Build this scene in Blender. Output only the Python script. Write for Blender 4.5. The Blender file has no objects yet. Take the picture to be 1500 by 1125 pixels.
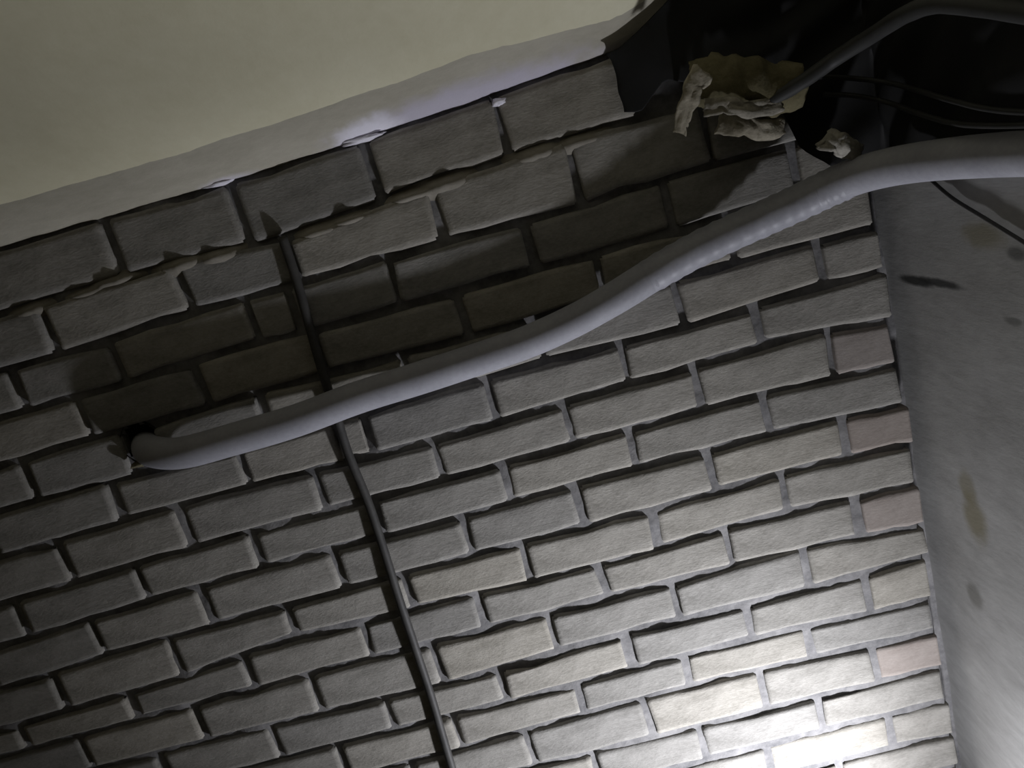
import bpy, bmesh, math, random
from mathutils import Vector, Matrix, noise
random.seed(7)
S = bpy.context.scene
C = S.collection

# ------------------------------------------------------------------ camera
# wall frame: u to the right along the brick wall, v up from the top bed line, w out of the wall.
# world: x = u, y = -w, z = v + HT
HT = 1.75
F = 1100.0
R = ((0.96400, -0.26524, 0.01867), (-0.26203, -0.93568, 0.23631), (-0.04521, -0.23269, -0.97150))
CAM = (-0.51009, -0.09580, 1.07581)

def W(u, v, w=0.0):
    return Vector((u, -w, v + HT))

def direction(d):
    return Vector((d[0], -d[2], d[1]))

cd = bpy.data.cameras.new('camera')
cam = bpy.data.objects.new('camera', cd)
C.objects.link(cam)
right, down, fwd = direction(R[0]), direction(R[1]), direction(R[2])
m = Matrix.Identity(4)
for i in range(3):
    m[i][0] = right[i]; m[i][1] = -down[i]; m[i][2] = -fwd[i]
m.translation = W(*CAM)
cam.matrix_world = m
cd.sensor_fit = 'HORIZONTAL'
cd.sensor_width = 36.0
cd.lens = 36.0 * F / 1500.0
cd.clip_start = 0.02
S.camera = cam

# ------------------------------------------------------------------ world, lamp, exposure
wd = bpy.data.worlds.new('world')
S.world = wd
wd.use_nodes = True
wd.node_tree.nodes['Background'].inputs[0].default_value = (1.0, 0.86, 0.58, 1)
wd.node_tree.nodes['Background'].inputs[1].default_value = 0.021

# hand torch held low beside the concrete wall: wide spill and a narrower hot beam from the same place
TORCH = W(-0.189, -1.384, 0.449)
for nm, watts, half, to in (('torch_spill', 32.5, 86.2, TORCH + Vector((0.553, 0, 0.833))), ('torch_beam', 68.0, 44.5, W(-0.445, -1.09, 0.0))):
    ld = bpy.data.lights.new(nm, 'SPOT')
    ld.energy = watts
    ld.color = (0.91, 0.925, 1.0)
    ld.shadow_soft_size = 0.03
    ld.spot_size = math.radians(2 * half)
    ld.spot_blend = 1.0
    lamp = bpy.data.objects.new(nm, ld)
    C.objects.link(lamp)
    lamp.location = TORCH
    lamp.rotation_euler = (to - TORCH).to_track_quat('-Z', 'Y').to_euler()

S.view_settings.view_transform = 'Standard'
S.view_settings.look = 'None'
S.view_settings.gamma = 1.0
S.view_settings.exposure = 0.0
S.view_settings.use_curve_mapping = False

# ------------------------------------------------------------------ helpers
def at(px, py, w=0.0):
    """point of the wall-parallel plane at standoff w that a photograph pixel looks at -> (u, v, w)"""
    a, b = (px - 750) / F, (py - 562.5) / F
    d = [R[0][i] * a + R[1][i] * b + R[2][i] for i in range(3)]
    t = (w - CAM[2]) / d[2]
    return tuple(CAM[i] + t * d[i] for i in range(3))

def on_right(px, py, u0):
    a, b = (px - 750) / F, (py - 562.5) / F
    d = [R[0][i] * a + R[1][i] * b + R[2][i] for i in range(3)]
    t = (u0 - CAM[0]) / d[0]
    return tuple(CAM[i] + t * d[i] for i in range(3))

def mesh_obj(name, verts, faces, mat, parent=None, smooth=True):
    me = bpy.data.meshes.new(name)
    me.from_pydata([tuple(v) for v in verts], [], faces)
    me.materials.append(mat)
    if smooth:
        me.polygons.foreach_set('use_smooth', [True] * len(me.polygons))
    me.update()
    o = bpy.data.objects.new(name, me)
    C.objects.link(o)
    if parent is not None:
        o.parent = parent
    return o

def tag(o, label, cat, group=None):
    o['label'] = label; o['category'] = cat
    if group: o['group'] = group
    return o

def struct(o, label=None, cat=None):
    o['kind'] = 'structure'
    if label: o['label'] = label
    if cat: o['category'] = cat
    return o

def fbm(x, y, z, s=1.0, o=4):
    return noise.fractal(Vector((x * s, y * s, z * s)), 1.0, 2.0, o)

def catmull(pts, n=10):
    P = [Vector(p) for p in pts]
    P = [P[0] * 2 - P[1]] + P + [P[-1] * 2 - P[-2]]
    out = []
    for i in range(1, len(P) - 2):
        for k in range(n):
            t = k / n
            a, b, c, d = P[i - 1], P[i], P[i + 1], P[i + 2]
            out.append(0.5 * ((2 * b) + (c - a) * t + (2 * a - 5 * b + 4 * c - d) * t * t + (3 * b - a - 3 * c + d) * t ** 3))
    out.append(P[-2].copy())
    return out

def tube(path, rad, seg=16, cap=True):
    """path: world points, rad(i, t, angle) -> radius"""
    n = len(path)
    verts, faces = [], []
    T = (path[1] - path[0]).normalized()
    N = T.orthogonal().normalized()
    for i in range(n):
        t2 = (path[min(i + 1, n - 1)] - path[max(i - 1, 0)]).normalized()
        q = T.rotation_difference(t2)
        N = (q @ N).normalized(); T = t2
        B = T.cross(N)
        for k in range(seg):
            a = 2 * math.pi * k / seg
            r = rad(i, i / (n - 1), a)
            verts.append(path[i] + (N * math.cos(a) + B * math.sin(a)) * r)
    for i in range(n - 1):
        for k in range(seg):
            a, b = i * seg + k, i * seg + (k + 1) % seg
            faces.append((a, b, b + seg, a + seg))
    if cap:
        faces.append(tuple(range(seg))[::-1])
        faces.append(tuple(range((n - 1) * seg, n * seg)))
    return verts, faces

# ------------------------------------------------------------------ materials
def mat_new(name, rough=0.9):
    ma = bpy.data.materials.new(name)
    ma.use_nodes = True
    nt = ma.node_tree
    b = nt.nodes['Principled BSDF']
    b.inputs['Roughness'].default_value = rough
    b.inputs['Specular IOR Level'].default_value = 0.3
    return ma, nt, b

def nd(nt, typ, **kw):
    n = nt.nodes.new(typ)
    for k, v in kw.items():
        setattr(n, k, v)
    return n

def mathn(nt, op, a, b=None, c=None):
    n = nd(nt, 'ShaderNodeMath', operation=op)
    for i, x in enumerate((a, b, c)):
        if x is None: continue
        if isinstance(x, (int, float)): n.inputs[i].default_value = x
        else: nt.links.new(x, n.inputs[i])
    return n.outputs[0]

def mixc(nt, fac, a, b, mode='MIX'):
    n = nd(nt, 'ShaderNodeMix', data_type='RGBA', blend_type=mode)
    for idx, x in ((0, fac), (6, a), (7, b)):
        if isinstance(x, (int, float)): n.inputs[idx].default_value = x
        elif isinstance(x, tuple): n.inputs[idx].default_value = (*x, 1) if len(x) == 3 else x
        else: nt.links.new(x, n.inputs[idx])
    return n.outputs[2]

def ramp(nt, val, lo, hi):
    n = nd(nt, 'ShaderNodeMapRange')
    nt.links.new(val, n.inputs[0])
    n.inputs[1].default_value = lo; n.inputs[2].default_value = hi
    return n.outputs[0]

def noise_n(nt, coord, scale, detail=5, rough=0.6, vec_scale=None):
    if vec_scale:
        mp = nd(nt, 'ShaderNodeMapping')
        nt.links.new(coord, mp.inputs[0]); mp.inputs['Scale'].default_value = vec_scale
        coord = mp.outputs[0]
    n = nd(nt, 'ShaderNodeTexNoise')
    nt.links.new(coord, n.inputs['Vector'])
    n.inputs['Scale'].default_value = scale; n.inputs['Detail'].default_value = detail; n.inputs['Roughness'].default_value = rough
    return n.outputs['Fac']

def bump(nt, bsdf, h, strength=0.4, dist=0.004):
    b = nd(nt, 'ShaderNodeBump')
    b.inputs['Strength'].default_value = strength; b.inputs['Distance'].default_value = dist
    nt.links.new(h, b.inputs['Height']); nt.links.new(b.outputs[0], bsdf.inputs['Normal'])

def coords(nt):
    return nd(nt, 'ShaderNodeTexCoord').outputs['Object']

def mottled(name, c1, c2, scale=9, fine=90, rough=0.92, bs=0.4, bd=0.004, vary=0.0, stretch=None):
    ma, nt, b = mat_new(name, rough)
    co = coords(nt)
    n1 = noise_n(nt, co, scale, 5, 0.6, stretch)
    n2 = noise_n(nt, co, fine, 4, 0.7, stretch)
    f = mathn(nt, 'ADD', mathn(nt, 'MULTIPLY', n1, 0.65), mathn(nt, 'MULTIPLY', n2, 0.35))
    col = mixc(nt, ramp(nt, f, 0.33, 0.67), c1, c2)
    if vary:
        oi = nd(nt, 'ShaderNodeObjectInfo')
        hs = nd(nt, 'ShaderNodeHueSaturation')
        nt.links.new(col, hs.inputs['Color'])
        nt.links.new(mathn(nt, 'MULTIPLY_ADD', oi.outputs['Random'], vary, 1 - vary / 2), hs.inputs['Value'])
        nt.links.new(mathn(nt, 'MULTIPLY_ADD', oi.outputs['Random'], 0.5, 0.6), hs.inputs['Saturation'])
        col = hs.outputs[0]
    nt.links.new(col, b.inputs['Base Color'])
    bump(nt, b, f, bs, bd)
    return ma

M = {}
M['brick'] = mottled('grey_cement_brick', (0.165, 0.155, 0.132), (0.345, 0.326, 0.290), 14, 150, 0.95, 0.6, 0.004, 0.26, (1, 1, 2.2))
M['brick_pink'] = mottled('pinkish_brick', (0.225, 0.180, 0.150), (0.34, 0.29, 0.25), 14, 130, 0.95, 0.5, 0.003, 0.15, (1, 1, 2.2))
M['mortar'] = mottled('dark_recessed_mortar', (0.095, 0.094, 0.097), (0.25, 0.243, 0.24), 10, 80, 0.97, 0.6, 0.004)
M['mortar_pale'] = mottled('pale_squeezed_mortar', (0.19, 0.174, 0.14), (0.28, 0.26, 0.22), 12, 90, 0.97, 0.6, 0.004)
M['hole'] = mottled('dark_hole_rubble', (0.02, 0.019, 0.017), (0.05, 0.045, 0.04), 30, 120)
M['pipe'] = mottled('grey_foam_sleeve', (0.28, 0.28, 0.31), (0.36, 0.36, 0.395), 20, 160, 0.62, 0.15, 0.002)
M['tape'] = mottled('grey_wrapping_tape', (0.27, 0.27, 0.30), (0.38, 0.38, 0.42), 25, 140, 0.45, 0.2, 0.002)
M['cable'] = mottled('dark_grey_cable', (0.030, 0.029, 0.028), (0.060, 0.058, 0.054), 30, 160, 0.6, 0.2, 0.001)
M['black_cable'] = mottled('dull_black_cable', (0.018, 0.018, 0.017), (0.032, 0.032, 0.03), 30, 160, 0.45, 0.1, 0.001)
M['conduit'] = mottled('dim_grey_conduit', (0.022, 0.022, 0.021), (0.036, 0.036, 0.034), 30, 160, 0.6, 0.2, 0.001)
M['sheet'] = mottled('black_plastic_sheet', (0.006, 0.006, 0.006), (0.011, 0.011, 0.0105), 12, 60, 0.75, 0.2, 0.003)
M['lagging'] = mottled('torn_beige_lagging', (0.055, 0.048, 0.022), (0.17, 0.15, 0.09), 12, 110, 0.95, 0.7, 0.006, 0.1)
M['lagging_pale'] = mottled('torn_pale_lagging', (0.12, 0.105, 0.07), (0.42, 0.385, 0.31), 22, 110, 0.95, 0.7, 0.006, 0.1)
M['foam'] = mottled('white_lump_mat', (0.80, 0.78, 0.86), (0.92, 0.90, 0.98), 40, 160, 0.9, 0.5, 0.003)
M['floor'] = mottled('bare_concrete_floor', (0.20, 0.20, 0.19), (0.30, 0.29, 0.28), 4, 60)

def blob_mask(nt, co, centre, size, wob=0.35, nscale=30):
    """soft irregular patch (stain, painted crease shade or glow) with a shape and place of its own on the surface"""
    sub = nd(nt, 'ShaderNodeVectorMath', operation='SUBTRACT')
    nt.links.new(co, sub.inputs[0]); sub.inputs[1].default_value = centre
    sc = nd(nt, 'ShaderNodeVectorMath', operation='DIVIDE')
    nt.links.new(sub.outputs[0], sc.inputs[0]); sc.inputs[1].default_value = size
    ln = nd(nt, 'ShaderNodeVectorMath', operation='LENGTH')
    nt.links.new(sc.outputs[0], ln.inputs[0])
    n = noise_n(nt, co, nscale, 3)
    d = mathn(nt, 'ADD', ln.outputs['Value'], mathn(nt, 'MULTIPLY_ADD', n, wob * 2, -wob))
    mp = nd(nt, 'ShaderNodeMapRange', interpolation_type='SMOOTHSTEP')
    nt.links.new(d, mp.inputs[0])
    mp.inputs[1].default_value = 1.15; mp.inputs[2].default_value = 0.45
    return mp.outputs[0]

def stained_and_lit(name, c1, c2, stains_and_light, scale, fine, stretch=None, bs=0.35, bd=0.004):
    ma, nt, b = mat_new(name, 0.93)
    co = coords(nt)
    n1 = noise_n(nt, co, scale, 6, 0.62, stretch)
    n2 = noise_n(nt, co, fine, 4, 0.7, stretch)
    f = mathn(nt, 'ADD', mathn(nt, 'MULTIPLY', n1, 0.65), mathn(nt, 'MULTIPLY', n2, 0.35))
    col = mixc(nt, ramp(nt, f, 0.32, 0.68), c1, c2)
    for centre, size, colr, amt in stains_and_light:
        k = blob_mask(nt, co, centre, size)
        col = mixc(nt, mathn(nt, 'MULTIPLY', k, amt), col, colr)
    nt.links.new(col, b.inputs['Base Color'])
    bump(nt, b, f, bs, bd)
    return ma

# ------------------------------------------------------------------ brick wall: joint layout
PV = 0.067; PU = 0.20
BED = {1: [(0,458),(127,425),(233,390),(283,372),(367,360),(430,345),(500,318),(567,290),(700,247),(757,227),(833,200),(933,172)],
2: [(0,540),(140,507),(277,457),(367,435),(443,412),(500,392),(590,372),(650,353),(767,327),(853,300),(1000,253)],
3: [(0,613),(67,593),(167,567),(233,547),(367,503),(500,477),(577,450),(673,428),(767,400),(873,370),(980,340)],
4: [(0,682),(130,643),(233,622),(333,587),(467,548),(533,537),(677,497),(800,463),(1010,403),(1093,380),(1200,353),(1290,332)],
5: [(0,750),(60,733),(140,710),(217,695),(793,530),(910,503),(1000,482),(1110,448),(1200,418),(1290,397)],
6: [(0,820),(33,810),(180,763),(253,743),(367,713),(500,680),(520,670),(643,647),(733,618),(827,593),(923,560),(1000,545),(1117,503),(1233,480),(1323,468)],
7: [(0,887),(100,857),(290,800),(367,780),(500,743),(547,730),(657,700),(743,682),(840,650),(923,630),(1000,608),(1117,577),(1233,553),(1323,533)],
8: [(0,953),(50,933),(213,880),(390,832),(500,803),(573,783),(667,763),(747,737),(850,710),(923,687),(1000,672),(1133,635),(1233,610),(1320,595)],
9: [(0,1012),(163,957),(333,911),(433,887),(500,866),(567,848),(673,817),(767,797),(843,775),(947,750),(1000,735),(1050,718),(1140,697),(1240,670),(1300,660)],
10: [(0,1072),(287,988),(433,930),(500,921),(580,903),(610,890),(713,867),(767,857),(877,827),(953,810),(1000,795),(1060,775),(1153,750),(1247,730),(1333,713)],
11: [(533,967),(627,947),(720,920),(793,903),(900,873),(1000,852),(1070,831),(1180,798),(1267,786),(1363,771)],
12: [(740,982),(810,955),(913,930),(1000,905),(1090,890),(1180,863),(1277,840),(1350,817)],
13: [(850,1002),(913,985),(1000,963),(1100,933),(1180,920),(1280,897),(1353,880)],
14: [(1017,1002),(1200,962),(1280,948)]}
HEAD = {1: [930,735,545,350,165], 2: [842,640,430,267,70], 3: [980,777,577,430,370,170,27],
4: [880,677,467,297,123], 5: [1203,995,790,390,187], 6: [1110,915,720,540,500,357,170],
7: [1220,1023,833,643,467,270,97], 8: [1123,928,743,555,377,207,30], 9: [1237,1043,850,687,495,303,143],
10: [1148,960,773,600,427,257], 11: [1257,1068,883,707,537], 12: [1180,990,810], 13: [1273,1097,923,738],
14: [1187,1005], 15: [1283], 16: [1203,1030], 17: [1127]}
BEDUV = {j: sorted(at(*p)[:2] for p in l) for j, l in BED.items()}
NROW = 26

def lerp_table(tab, x):
    if x <= tab[0][0]: return tab[0][1]
    for (a, b), (c, d) in zip(tab, tab[1:]):
        if x <= c: return b + (d - b) * (x - a) / max(1e-6, c - a)
    return tab[-1][1]

CEIL = [(-2.8, 0.030), (-1.195, 0.030), (-0.874, 0.029), (-0.695, 0.033), (-0.46, 0.043), (-0.307, 0.052), (-0.198, 0.080), (0.05, 0.10)]

def bed_v(j, u):
    if j == 0:
        return min(lerp_table(CEIL, u) - 0.002, 0.052)
    base = -j * PV
    if j in BEDUV:
        t = BEDUV[j]
        dev = [(a, b - base) for a, b in t]
        lo, hi = dev[0][0], dev[-1][0]
        e = lerp_table(dev, u)
        if u < lo: e *= max(0, 1 - (lo - u) / 0.5)
        if u > hi: e *= max(0, 1 - (u - hi) / 0.5)
        return base + e
    return base + 0.0025 * noise.noise(Vector((u * 3, j * 7.1, 0)))

def head_list(c):
    """head joint positions (u) of a course, right to left, ending at the corner 0"""
    half = 0.5 if c % 2 == 1 else 0.0
    found = []
    for x in HEAD.get(c, []):
        y = 600.0
        for _ in range(12):
            u, v, _w = at(x, y)
            tv = 0.5 * (bed_v(c, u) + bed_v(c - 1, u))
            y += (v - tv) * 1000
        found.append(at(x, y)[0])
    out = list(found)
    k = 0
    for k in range(0, 14):
        n = -(k + half) * PU if half else -(k + 1) * PU
        if n < -2.6: break
        if all(abs(n - f) > 0.085 for f in found):
            out.append(n + random.uniform(-0.008, 0.008))
    return sorted(out, reverse=True)

# mortar bed of the wall, with the hole that the pipe comes out of
HOLE = at(203, 650)
def mortar_bed():
    du = dv = 0.0062
    u0, u1, v0, v1 = -2.6, 0.045, -HT, 0.11
    nu = int((u1 - u0) / du) + 1; nv = int((v1 - v0) / dv) + 1
    verts, faces = [], []
    for j in range(nv + 1):
        for i in range(nu + 1):
            u = u0 + (u1 - u0) * i / nu; v = v0 + (v1 - v0) * j / nv
            n = fbm(u, v, 0.3, 13, 4) * 0.0052 + fbm(u, v, 5.1, 45, 2) * 0.0018
            w = -0.0068 + n - 0.0025 * min(1, max(0, (v + 0.42) / 0.15))
            # joints are fuller low on the right, raked out near the top
            w += 0.0045 * min(1, max(0, (-v - 0.5) / 0.4)) * min(1, max(0, (u + 0.75) / 0.3))
            w = min(w, -0.0026)
            if u > -0.006:                                    # open joint against the concrete wall
                w -= 0.045 * min(1, (u + 0.006) / 0.008)
            verts.append(W(u, v, w))
    for j in range(nv):
        for i in range(nu):
            u = u0 + (u1 - u0) * (i + .5) / nu; v = v0 + (v1 - v0) * (j + .5) / nv
            if ((u - HOLE[0]) / 0.026) ** 2 + ((v - HOLE[1]) / 0.030) ** 2 < 1: continue
            a = j * (nu + 1) + i
            faces.append((a, a + 1, a + nu + 2, a + nu + 1))
    return verts, faces
v_, f_ = mortar_bed()
wall = struct(mesh_obj('wall_back', v_, f_, M['mortar']), 'wall of grey bricks in raked dark mortar under the ceiling', 'wall')

# lining of the hole
pv, pf = [], []
for i, w in enumerate((-0.006, -0.03, -0.07)):
    for k in range(16):
        a = 2 * math.pi * k / 16
        r = 1.12 + 0.12 * noise.noise(Vector((math.cos(a) * 2, math.sin(a) * 2, i)))
        pv.append(W(HOLE[0] + 0.027 * r * math.cos(a), HOLE[1] + 0.031 * r * math.sin(a), w))
for i in range(2):
    for k in range(16):
        a, b = i * 16 + k, i * 16 + (k + 1) % 16
        pf.append((a, b, b + 16, a + 16))
pf.append(tuple(range(32, 48)))
mesh_obj('hole_lining', pv, pf, M['hole'], wall)['label'] = 'dark broken hole where the pipe enters'

# bricks
SS = (-1, -.965, -.90, -.45, 0, .45, .90, .965, 1)
TT = (-1, -.90, -.72, .72, .90, 1)
def brick_geo(u0, u1, c, seed, jit=1.0):
    """front face as an uneven rounded grid, plus the sides going back into the mortar"""
    rnd = random.Random(seed)
    hj = [rnd.uniform(0.0035, 0.0078) for _ in range(2)] + [rnd.uniform(0.002, 0.0045) for _ in range(2)]
    ul, ur = u0 + hj[0], u1 - hj[1]
    proud = rnd.uniform(-0.0012, 0.002)
    tu, tv = rnd.uniform(-.0015, .0015), rnd.uniform(-.0006, .0006)
    off = rnd.uniform(0, 50)
    top_gap = hj[2] + (0.002 if c > 1 else 0.0); bot_gap = hj[3] + 0.001
    if c == 1: top_gap = 0.004
    P = []
    ends = [bed_v(c - 1, ul + .01), bed_v(c - 1, ur - .01), bed_v(c, ul + .01), bed_v(c, ur - .01)]
    nS, nT = len(SS), len(TT)
    cr = rnd.uniform(0.006, 0.012)
    for j, t in enumerate(TT):
        for i, s in enumerate(SS):
            u = ul + (ur - ul) * (s + 1) / 2
            f = (s + 1) / 2
            vt = ends[0] + (ends[1] - ends[0]) * f - top_gap; vb = ends[2] + (ends[3] - ends[2]) * f + bot_gap
            v = vb + (vt - vb) * (t + 1) / 2
            cu = (ul + ur) / 2; cv = (vt + vb) / 2
            edge_s = i in (0, nS - 1); edge_t = j in (0, nT - 1)
            w = proud + tu * s + tv * t + 0.0012 * fbm(u, v, off, 18, 3)
            if edge_s and edge_t:
                u += (cu - u) / abs(cu - u) * cr * 0.45; v += (cv - v) / abs(cv - v) * cr * 0.35
            if edge_s or edge_t:
                w -= 0.0042
            near = edge_s or edge_t or i in (1, 2, nS - 3, nS - 2) or j in (1, nT - 2)
            if near:
                a = 0.0034 * jit
                n1 = noise.noise(Vector((u * 30, v * 30, off))); n2 = noise.noise(Vector((u * 34, v * 34, off + 9)))
                u += a * n1 * (1.0 if edge_s or i in (1, 2, nS - 3, nS - 2) else .4)
                v += a * n2 * (1.0 if edge_t or j in (1, nT - 2) else .4)
                ch = noise.noise(Vector((u * 16, v * 16, off + 3)))
                if ch > 0.22 and (edge_s or edge_t):      # knocked-off corner or edge
                    k = (ch - 0.22) * 1.0
                    u += (cu - u) * k * 0.10 if edge_s else 0
                    v += (cv - v) * k * (0.55 if edge_t else 0)
                    w -= 0.004 * k
            P.append((u, v, w))
    faces = []
    for j in range(nT - 1):
        for i in range(nS - 1):
            a = j * nS + i
            faces.append((a, a + 1, a + nS + 1, a + nS))
    ring = [i for i in range(nS)] + [j * nS + nS - 1 for j in range(1, nT)] + \
           [(nT - 1) * nS + i for i in range(nS - 2, -1, -1)] + [j * nS for j in range(nT - 2, 0, -1)]
    b0 = len(P)
    for r in ring:
        P.append((P[r][0], P[r][1], -0.03))
    for k in range(len(ring)):
        k2 = (k + 1) % len(ring)
        faces.append((ring[k2], ring[k], b0 + k, b0 + k2))
    return P, faces

def pink(c, last):
    return last and c in (7, 9, 11, 15)

rest_v, rest_f = [], []
nb = 0
for c in range(1, NROW + 1):
    heads = [0.0] + head_list(c) + [-2.62]
    for q in range(len(heads) - 1):
        u1, u0 = heads[q], heads[q + 1]
        last = (q == 0)
        if c == 1 and u0 > -0.36: continue                      # the corner above is knocked open
        if u1 - u0 < 0.022: continue
        seed = c * 100 + q
        if last: u1 += random.Random(seed).uniform(-0.004, 0.008)
        segs = [(u0, u1)]
        if c == 5 and u0 < HOLE[0] + 0.03 and u1 > HOLE[0] - 0.03:  # broken away round the hole
            segs = [(a, b) for a, b in ((u0, HOLE[0] - 0.022), (HOLE[0] + 0.022, u1)) if b - a > 0.03]
        for a, b in segs:
            P, Fc = brick_geo(a, b, c, seed)
            if c <= 19 and a > -1.85:
                cu, cv = (a + b) / 2, P[0][1]
                org = W(cu, cv, 0)
                o = mesh_obj('brick', [W(*p) - org for p in P], Fc, M['brick_pink'] if pink(c, last) else M['brick'], wall)
                o.location = org
                nb += 1
            else:
                k = len(rest_v)
                rest_v += [W(*p) for p in P]; rest_f += [tuple(i + k for i in fc) for fc in Fc]
o = mesh_obj('brick_courses', rest_v, rest_f, M['brick'], wall)
o['kind'] = 'stuff'

# mortar squeezed out of the bed joints in rounded lumps
def scallops(jn, ua, ub, pix, hh=0.0195, su=0.036):
    sc = [at(*p)[:2] for p in pix]
    n, m2 = max(24, int((ub - ua) * 300)), 16; verts, faces = [], []
    for j in range(m2 + 1):
        for i in range(n + 1):
            u = ua + (ub - ua) * i / n
            v = bed_v(jn, u) - 0.028 + 0.052 * j / m2
            h = 0.0
            for k, (cu, cv) in enumerate(sc):
                h = max(h, math.exp(-(abs((u - cu) / su)) ** 2.5 - ((v - cv + 0.005) / (0.010 + .003 * math.sin(k * 5))) ** 2))
            n1 = fbm(u, v, 2.7, 30, 3)
            verts.append(W(u, v, -0.013 + hh * h * (1 + 0.18 * n1) + 0.0012 * n1))
    for j in range(m2):
        for i in range(n):
            a = j * (n + 1) + i
            faces.append((a, a + 1, a + n + 2, a + n + 1))
    mesh_obj('mortar_bead', verts, faces, M['mortar_pale'], wall)
scallops(1, -1.26, -0.82, ((40, 452), (125, 425), (165, 408), (262, 385), (318, 372)))
scallops(1, -0.80, -0.30, ((468, 335), (512, 318), (600, 284), (655, 266), (785, 222), (850, 203)))

# ------------------------------------------------------------------ right-hand concrete wall
UR = 0.023
def rw(px, py):
    return tuple(W(*on_right(px, py, UR)))
stR = [(rw(1425, 760), (0.03, 0.030, 0.045), (0.16, 0.14, 0.08), 0.75),
       (rw(1415, 715), (0.03, 0.022, 0.03), (0.17, 0.15, 0.09), 0.6),
       (rw(1428, 872), (0.03, 0.022, 0.022), (0.13, 0.125, 0.11), 0.75),
       (rw(1340, 412), (0.03, 0.055, 0.009), (0.02, 0.02, 0.018), 0.95),
       (rw(1375, 415), (0.03, 0.060, 0.007), (0.02, 0.02, 0.018), 0.9),
       (rw(1490, 372), (0.03, 0.020, 0.010), (0.05, 0.05, 0.045), 0.7),
       (rw(1440, 345), (0.03, 0.045, 0.02), (0.16, 0.14, 0.07), 0.6),
       (rw(1485, 470), (0.03, 0.018, 0.006), (0.07, 0.07, 0.06), 0.6)]
M['concrete'] = stained_and_lit('grey_smeared_concrete', (0.22, 0.215, 0.205), (0.36, 0.355, 0.34), stR, 5, 45, (1, 0.5, 1.6))
def slab_right():
    verts, faces = [], []
    n1, n2 = 90, 90
    for j in range(n2 + 1):
        for i in range(n1 + 1):
            w = -0.07 + 1.55 * (i / n1) ** 1.3; v = -HT + (HT + 0.75) * j / n2
            d = 0.004 * fbm(w, v, 2.2, 3, 4) + 0.001 * fbm(w, v, 8, 25, 2)
            verts.append(W(UR + d, v, w))
    for j in range(n2):
        for i in range(n1):
            a = j * (n1 + 1) + i
            faces.append((a, a + n1 + 1, a + n1 + 2, a + 1))
    return verts, faces
v_, f_ = slab_right()
struct(mesh_obj('wall_right', v_, f_, M['concrete']), 'smeared grey concrete side wall right of the bricks', 'wall')

# thin dark strip in place of a shadow line on the concrete wall
pts = [W(*on_right(x, y, UR - 0.004)) for x, y in ((1362, 262), (1395, 290), (1440, 318), (1500, 355), (1560, 395))]
v_, f_ = tube(catmull(pts, 8), lambda i, t, a: 0.0022, 8)
tag(mesh_obj('shadow_strip', v_, f_, M['cable']), 'thin dark strip for the shadow line slanting down the grey concrete wall below the pipe', 'shadow strip')

# ------------------------------------------------------------------ ceiling, sloping up from the brick wall
SL = math.tan(math.radians(21))
def ceil_pt(u, w):
    return (u, lerp_table(CEIL, u) + 0.020 + SL * max(0, w) + 0.004 * fbm(u, w, 1.5, 5, 3) + 0.0012 * fbm(u, w, 4.5, 26, 2), w)
def ray_ceil(px, py):
    lo, hi = 0.0, 0.9
    for _ in range(40):
        mid = (lo + hi) / 2
        u, v, w = at(px, py, mid)
        if v < lerp_table(CEIL, u) + 0.02 + SL * w: lo = mid
        else: hi = mid
    return tuple(W(*at(px, py, lo)))
stC = [(ray_ceil(690, 45), (0.020, 0.05, 0.05), (0.36, 0.33, 0.22), 0.55),
       (ray_ceil(672, 38), (0.012, 0.02, 0.03), (0.26, 0.24, 0.16), 0.5),
       (ray_ceil(20, 188), (0.07, 0.006, 0.02), (0.20, 0.16, 0.10), 0.7),  # shade of a ceiling crease painted in as a thin dark streak
       (ray_ceil(275, 30), (0.03, 0.03, 0.03), (0.38, 0.32, 0.22), 0.5),
       (ray_ceil(70, 306), (0.05, 0.005, 0.02), (0.22, 0.18, 0.12), 0.6)]  # second crease, its shade likewise painted into the colour
M['ceiling'] = stained_and_lit('cream_painted_ceiling', (0.69, 0.65, 0.46), (0.80, 0.765, 0.575), stC, 4, 60, (1, 0.6, 1), 0.25, 0.004)
verts, faces = [], []
n1, n2 = 150, 70
for j in range(n2 + 1):
    for i in range(n1 + 1):
        w = 0.028 + 1.45 * (j / n2) ** 1.4
        u = -2.62 + (2.62 + UR) * i / n1
        verts.append(W(*ceil_pt(u, w)))
for j in range(n2):
    for i in range(n1):
        a = j * (n1 + 1) + i
        faces.append((a, a + n1 + 1, a + n1 + 2, a + 1))
struct(mesh_obj('ceiling', verts, faces, M['ceiling']), 'cream painted ceiling sloping up from the top of the bricks', 'ceiling')

glowV = [(tuple(W(-0.52, 0.05, 0.0)), (0.22, 0.036, 0.2), (0.60, 0.57, 0.68), 0.85),  # lilac glow of the torchlight painted into the fillet colour
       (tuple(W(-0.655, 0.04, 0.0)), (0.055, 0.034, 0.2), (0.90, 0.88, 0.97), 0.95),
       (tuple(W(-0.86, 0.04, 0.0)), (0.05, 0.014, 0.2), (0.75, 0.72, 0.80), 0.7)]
M['cove'] = stained_and_lit('grey_plaster_fillet', (0.40, 0.375, 0.30), (0.56, 0.53, 0.44), glowV, 7, 70, (0.5, 1, 1.5), 0.5, 0.005)
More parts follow.
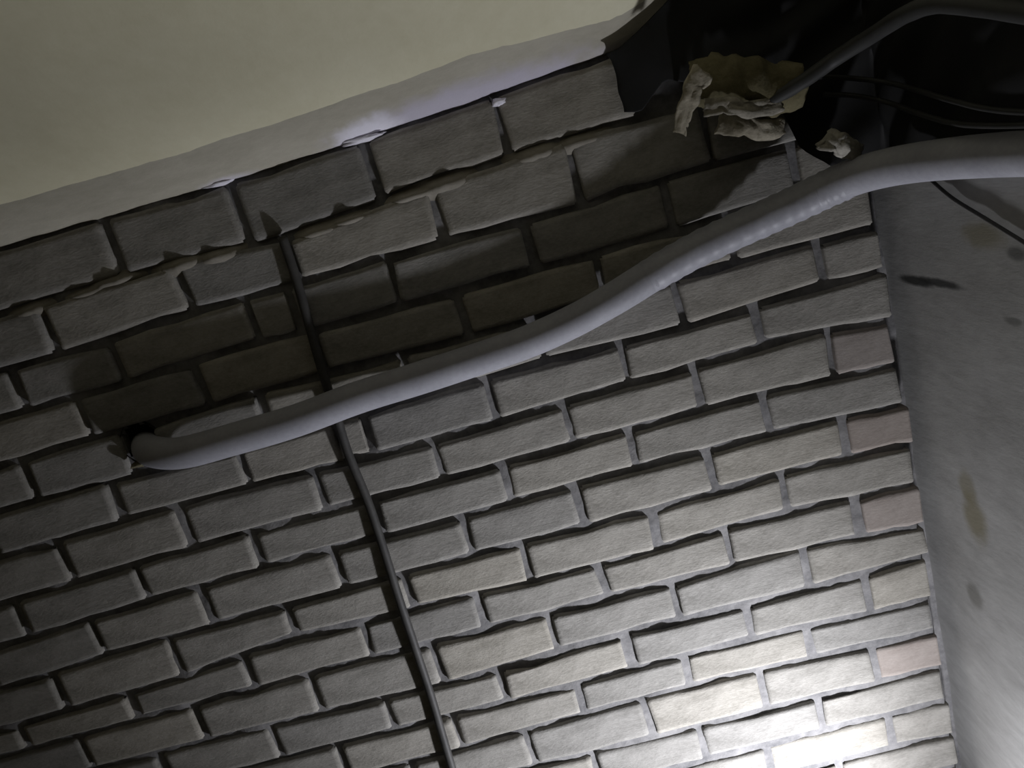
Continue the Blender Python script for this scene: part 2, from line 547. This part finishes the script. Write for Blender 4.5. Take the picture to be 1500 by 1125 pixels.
# rough plaster fillet in the angle between ceiling and bricks
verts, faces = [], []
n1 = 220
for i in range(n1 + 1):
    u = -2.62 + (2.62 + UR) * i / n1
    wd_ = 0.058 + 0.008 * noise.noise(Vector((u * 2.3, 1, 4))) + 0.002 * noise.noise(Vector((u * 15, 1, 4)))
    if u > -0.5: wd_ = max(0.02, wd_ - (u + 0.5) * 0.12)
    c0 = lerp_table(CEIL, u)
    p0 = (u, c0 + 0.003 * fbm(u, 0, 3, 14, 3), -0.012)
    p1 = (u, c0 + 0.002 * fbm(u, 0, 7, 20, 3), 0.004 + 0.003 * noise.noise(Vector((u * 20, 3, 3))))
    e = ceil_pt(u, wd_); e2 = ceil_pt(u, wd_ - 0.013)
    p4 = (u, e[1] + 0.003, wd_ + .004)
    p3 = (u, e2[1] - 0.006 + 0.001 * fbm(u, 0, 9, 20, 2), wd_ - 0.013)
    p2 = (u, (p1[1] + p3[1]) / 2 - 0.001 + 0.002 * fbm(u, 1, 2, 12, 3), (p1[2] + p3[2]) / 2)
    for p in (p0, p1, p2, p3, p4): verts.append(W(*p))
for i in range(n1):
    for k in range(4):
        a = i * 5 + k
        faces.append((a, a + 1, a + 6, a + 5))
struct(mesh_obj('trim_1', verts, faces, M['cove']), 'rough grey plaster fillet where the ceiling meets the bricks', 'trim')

# floor far below the picture
fv = [W(-2.62, -HT, -0.03), W(UR, -HT, -0.03), W(UR, -HT, 1.6), W(-2.62, -HT, 1.6)]
struct(mesh_obj('floor', fv, [(0, 3, 2, 1)], M['floor'], smooth=False), 'bare concrete floor at the foot of the bricks', 'floor')

# white lumps between ceiling and bricks
def foam(px, py, su, sv, sw, seed, label):
    c = at(px, py, 0.001)
    bm = bmesh.new()
    bmesh.ops.create_icosphere(bm, subdivisions=3, radius=1)
    for v in bm.verts:
        k = 1 + 0.45 * fbm(v.co.x, v.co.y, v.co.z + seed, 1.6, 3)
        v.co = Vector((v.co.x * su * k, v.co.y * sw * k, v.co.z * sv * k))
    me = bpy.data.meshes.new('white_lump'); bm.to_mesh(me); bm.free()
    me.materials.append(M['foam'])
    me.polygons.foreach_set('use_smooth', [True] * len(me.polygons))
    o = bpy.data.objects.new('white_lump', me); C.objects.link(o)
    o.location = W(*c)
    return tag(o, label, 'foam', 'white lumps under the ceiling edge')
foam(532, 204, 0.030, 0.0040, 0.008, 1.0, 'largest bright white lump under the ceiling edge')
foam(730, 150, 0.010, 0.0050, 0.007, 5.0, 'small white lump above the rightmost joint of the top bricks')
foam(322, 269, 0.020, 0.0030, 0.006, 9.0, 'thin white lump at left end of the ceiling edge')

# ------------------------------------------------------------------ cable down the bricks
pts = [(-0.812, -0.062), (-0.8125, -0.12), (-0.816, -0.19), (-0.819, -0.25), (-0.8215, -0.33), (-0.8235, -0.39), (-0.8195, -0.47), (-0.820, -0.55),
       (-0.822, -0.63), (-0.8235, -0.72), (-0.8255, -0.82), (-0.830, -0.93), (-0.833, -1.05), (-0.832, -1.3), (-0.835, -1.745)]
path = catmull([W(u, v, 0.0075 + 0.0015 * math.sin(v * 17)) for u, v in pts], 8)
v_, f_ = tube(path, lambda i, t, a: 0.0068, 10)
tag(mesh_obj('wall_cable', v_, f_, M['cable']), 'dark cable hanging straight down the face of the bricks', 'cable')

# ------------------------------------------------------------------ insulated pipe
PR = 0.0235
cl = [(214, 650, -0.06), (215, 653, -0.025), (226, 662, 0.012), (268, 663, 0.034), (340, 644, 0.040), (430, 617, 0.038), (520, 584, 0.034),
      (610, 555, 0.030), (700, 526, 0.0285), (770, 502, 0.028), (835, 473, 0.028), (900, 437, 0.030), (960, 400, 0.031), (1020, 366, 0.035),
      (1090, 333, 0.042), (1150, 306, 0.052), (1205, 280, 0.068), (1250, 260, 0.095), (1300, 246, 0.13), (1360, 236, 0.178), (1430, 229, 0.24), (1500, 224, 0.30), (1590, 219, 0.38)]
path = [W(*at(x, y, w)) for x, y, w in cl]
path += [W(-0.012 - PR, at(1590, 219, 0.38)[1] + 0.01, 0.55), W(-0.012 - PR, at(1590, 219, 0.38)[1] + 0.03, 0.95)]
path = catmull(path, 10)
NP = len(path)
def prad(i, t, a):
    p = path[i]
    k = 1 + 0.025 * noise.noise(Vector((p.x * 12, p.z * 12, a)))
    if i < 14: k *= 0.80 + 0.20 * i / 14
    # the sleeve is puckered on the inside of the bend
    s = 0.0
    if 130 < i < 172:
        s = math.sin((i - 130) / 42 * math.pi)
    return PR * k * (1 + 0.022 * s * math.sin(i * 2.1))
v_, f_ = tube(path, prad, 24)
root = mesh_obj('insulated_pipe', v_, f_, M['pipe'])
tag(root, 'thick grey foam-sleeved pipe sagging across the brick wall', 'pipe')
# wrinkled tape where it bends
sub = path[118:170]
def trad(i, t, a):
    e = min(1, i / 3, (len(sub) - 1 - i) / 3)
    return PR * (1.01 + 0.03 * e) * (1 + 0.028 * math.sin(i * 1.9 + a)) + 0.0006 * noise.noise(Vector((i * .8, a * 2, 3)))
v_, f_ = tube(sub, trad, 24, cap=False)
mesh_obj('tape_wrap', v_, f_, M['tape'], root)['label'] = 'wrinkled grey tape wound round the bend'

# crumb of foam in the hole below the pipe end
c = at(203, 680, 0.006)
bm = bmesh.new(); bmesh.ops.create_icosphere(bm, subdivisions=2, radius=1)
for v in bm.verts:
    k = 1 + 0.4 * fbm(v.co.x, v.co.y, v.co.z + 4, 1.5, 3)
    v.co = Vector((v.co.x * 0.013 * k, v.co.y * 0.008 * k, v.co.z * 0.0045 * k))
me = bpy.data.meshes.new('foam_crumb'); bm.to_mesh(me); bm.free(); me.materials.append(M['lagging'])
o = bpy.data.objects.new('foam_crumb', me); C.objects.link(o); o.location = W(*c)
tag(o, 'tiny pale foam crumb stuck under the left end of the pipe', 'foam')

# ------------------------------------------------------------------ dark corner above the pipe
UB = UR - 0.016
PBOT = sorted((on_right(x, 228 - (x - 1300) * .03, UB)[2], on_right(x, 228 - (x - 1300) * .03, UB)[1]) for x in (1310, 1350, 1400, 1450, 1500, 1560))
SBOT = sorted(at(x, y, 0.03)[:2] for x, y in ((905, 165), (940, 160), (975, 118), (1080, 128), (1140, 162), (1168, 212), (1215, 252), (1320, 250)))
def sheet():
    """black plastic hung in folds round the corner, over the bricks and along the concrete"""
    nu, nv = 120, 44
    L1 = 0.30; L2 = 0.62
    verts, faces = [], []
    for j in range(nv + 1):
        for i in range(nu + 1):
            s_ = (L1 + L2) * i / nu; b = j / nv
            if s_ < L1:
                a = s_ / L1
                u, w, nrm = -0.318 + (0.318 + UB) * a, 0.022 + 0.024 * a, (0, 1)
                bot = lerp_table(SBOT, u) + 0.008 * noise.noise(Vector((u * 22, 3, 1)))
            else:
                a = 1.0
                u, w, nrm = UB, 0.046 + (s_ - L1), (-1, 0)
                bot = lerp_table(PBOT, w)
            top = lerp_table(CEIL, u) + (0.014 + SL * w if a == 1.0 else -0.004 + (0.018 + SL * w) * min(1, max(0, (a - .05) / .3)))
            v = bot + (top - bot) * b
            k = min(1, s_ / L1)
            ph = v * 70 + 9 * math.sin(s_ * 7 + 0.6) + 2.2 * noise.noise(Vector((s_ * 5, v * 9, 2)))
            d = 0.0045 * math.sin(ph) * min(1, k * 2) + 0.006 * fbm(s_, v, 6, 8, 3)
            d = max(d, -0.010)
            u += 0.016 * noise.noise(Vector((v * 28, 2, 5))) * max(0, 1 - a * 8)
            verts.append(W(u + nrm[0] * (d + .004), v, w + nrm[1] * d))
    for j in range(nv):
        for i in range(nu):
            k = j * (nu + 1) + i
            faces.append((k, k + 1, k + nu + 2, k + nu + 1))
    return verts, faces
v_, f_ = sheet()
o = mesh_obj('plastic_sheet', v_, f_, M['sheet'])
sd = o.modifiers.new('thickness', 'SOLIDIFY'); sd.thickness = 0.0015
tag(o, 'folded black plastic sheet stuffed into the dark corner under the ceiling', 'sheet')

def cable(name, pts, r, mat, label, cat, group=None):
    path = catmull(pts, 8)
    v_, f_ = tube(path, lambda i, t, a: r * (1 + 0.05 * noise.noise(Vector((i * .3, a, 1)))), 12)
    return tag(mesh_obj(name, v_, f_, mat), label, cat, group)
def back(*l): return [W(*at(*p)) for p in l]
def side(off, *l): return [W(*on_right(x, y, UB - off)) for x, y in l]
cable('conduit', back((1120, 152, 0.07), (1178, 118, 0.085), (1225, 85, 0.10)) + side(0.05, (1280, 50), (1325, 22), (1370, 6), (1430, 8), (1520, 20), (1600, 30)),
      0.0095, M['conduit'], 'thin grey conduit climbing to the right from the torn lagging', 'conduit')
cable('black_cable', back((1150, 120, 0.065), (1210, 113, 0.07)) + side(0.022, (1300, 121), (1390, 146), (1450, 160), (1530, 166), (1620, 168)),
      0.0032, M['black_cable'], 'upper of two black cables drooping above the right end of the pipe', 'cable', 'black cables above the pipe')
cable('black_cable', back((1205, 138, 0.065), (1250, 140, 0.08)) + side(0.022, (1300, 150), (1345, 166), (1395, 180), (1450, 184), (1530, 182), (1620, 178)),
      0.0032, M['black_cable'], 'lower of two black cables drooping above the right end of the pipe', 'cable', 'black cables above the pipe')

# torn lagging: ragged curled shells
def rag(name, spine, width, seed, curl, mat, parent=None, thick=0.004):
    """a torn strip following a spine of (px, py, w), curled about it, with frayed edges"""
    path = catmull([W(*at(*p)) for p in spine], 7)
    nw = 9; verts, faces = [], []
    for i, p in enumerate(path):
        t = (path[min(i + 1, len(path) - 1)] - path[max(i - 1, 0)]).normalized()
        out = Vector((0, -1, 0))
        side = t.cross(out).normalized()
        for k in range(nw):
            s = k / (nw - 1) * 2 - 1
            fr = 1 + 0.40 * noise.noise(Vector((i * 0.32, s * 1.5, seed)))
            wd2 = width(i / (len(path) - 1)) * fr
            ang = s * curl
            d = side * math.sin(ang) / max(curl, .01) * wd2 * 1.1 + out * (math.cos(ang) - 1) * wd2 * 0.8
            d += out * 0.005 * fbm(i * .2, s * 1.4, seed, 1, 3)
            d += t * 0.004 * noise.noise(Vector((i * 0.5, s * 2, seed + 4)))
            verts.append(p + d)
    for i in range(len(path) - 1):
        for k in range(nw - 1):
            a = i * nw + k
            faces.append((a, a + 1, a + nw + 1, a + nw))
    o = mesh_obj(name, verts, faces, mat, parent)
    sdm = o.modifiers.new('thickness', 'SOLIDIFY'); sdm.thickness = thick; sdm.offset = 0
    return o
root = rag('torn_lagging', [(1008, 118, 0.050), (1045, 118, 0.070), (1090, 122, 0.080), (1135, 128, 0.080), (1180, 118, 0.085)],
           lambda t: 0.028 + 0.012 * math.sin(t * 3.1), 2.0, 1.2, M['lagging'])
tag(root, 'torn beige pipe lagging hanging in tatters below the dark corner', 'lagging')
rag('hanging_flap', [(1030, 105, 0.090), (1016, 128, 0.092), (1006, 158, 0.085), (996, 196, 0.070)], lambda t: 0.014 - 0.005 * t, 3.3, 0.9, M['lagging_pale'], root)
rag('frayed_strip', [(1032, 158, 0.070), (1065, 154, 0.088), (1100, 160, 0.088), (1145, 152, 0.078)], lambda t: 0.010, 6.1, 0.8, M['lagging_pale'], root, 0.003)
rag('frayed_strip', [(1052, 180, 0.06), (1085, 184, 0.078), (1120, 190, 0.075), (1150, 186, 0.06)], lambda t: 0.015 - 0.004 * t, 9.4, 1.0, M['lagging_pale'], root, 0.003)
o = rag('lagging_scrap', [(1208, 200, 0.10), (1225, 208, 0.112), (1243, 216, 0.11), (1262, 222, 0.10)], lambda t: 0.015 - 0.005 * t, 12.7, 0.9, M['lagging_pale'])
tag(o, 'small torn beige lagging scrap lying on top of the pipe bend', 'lagging')
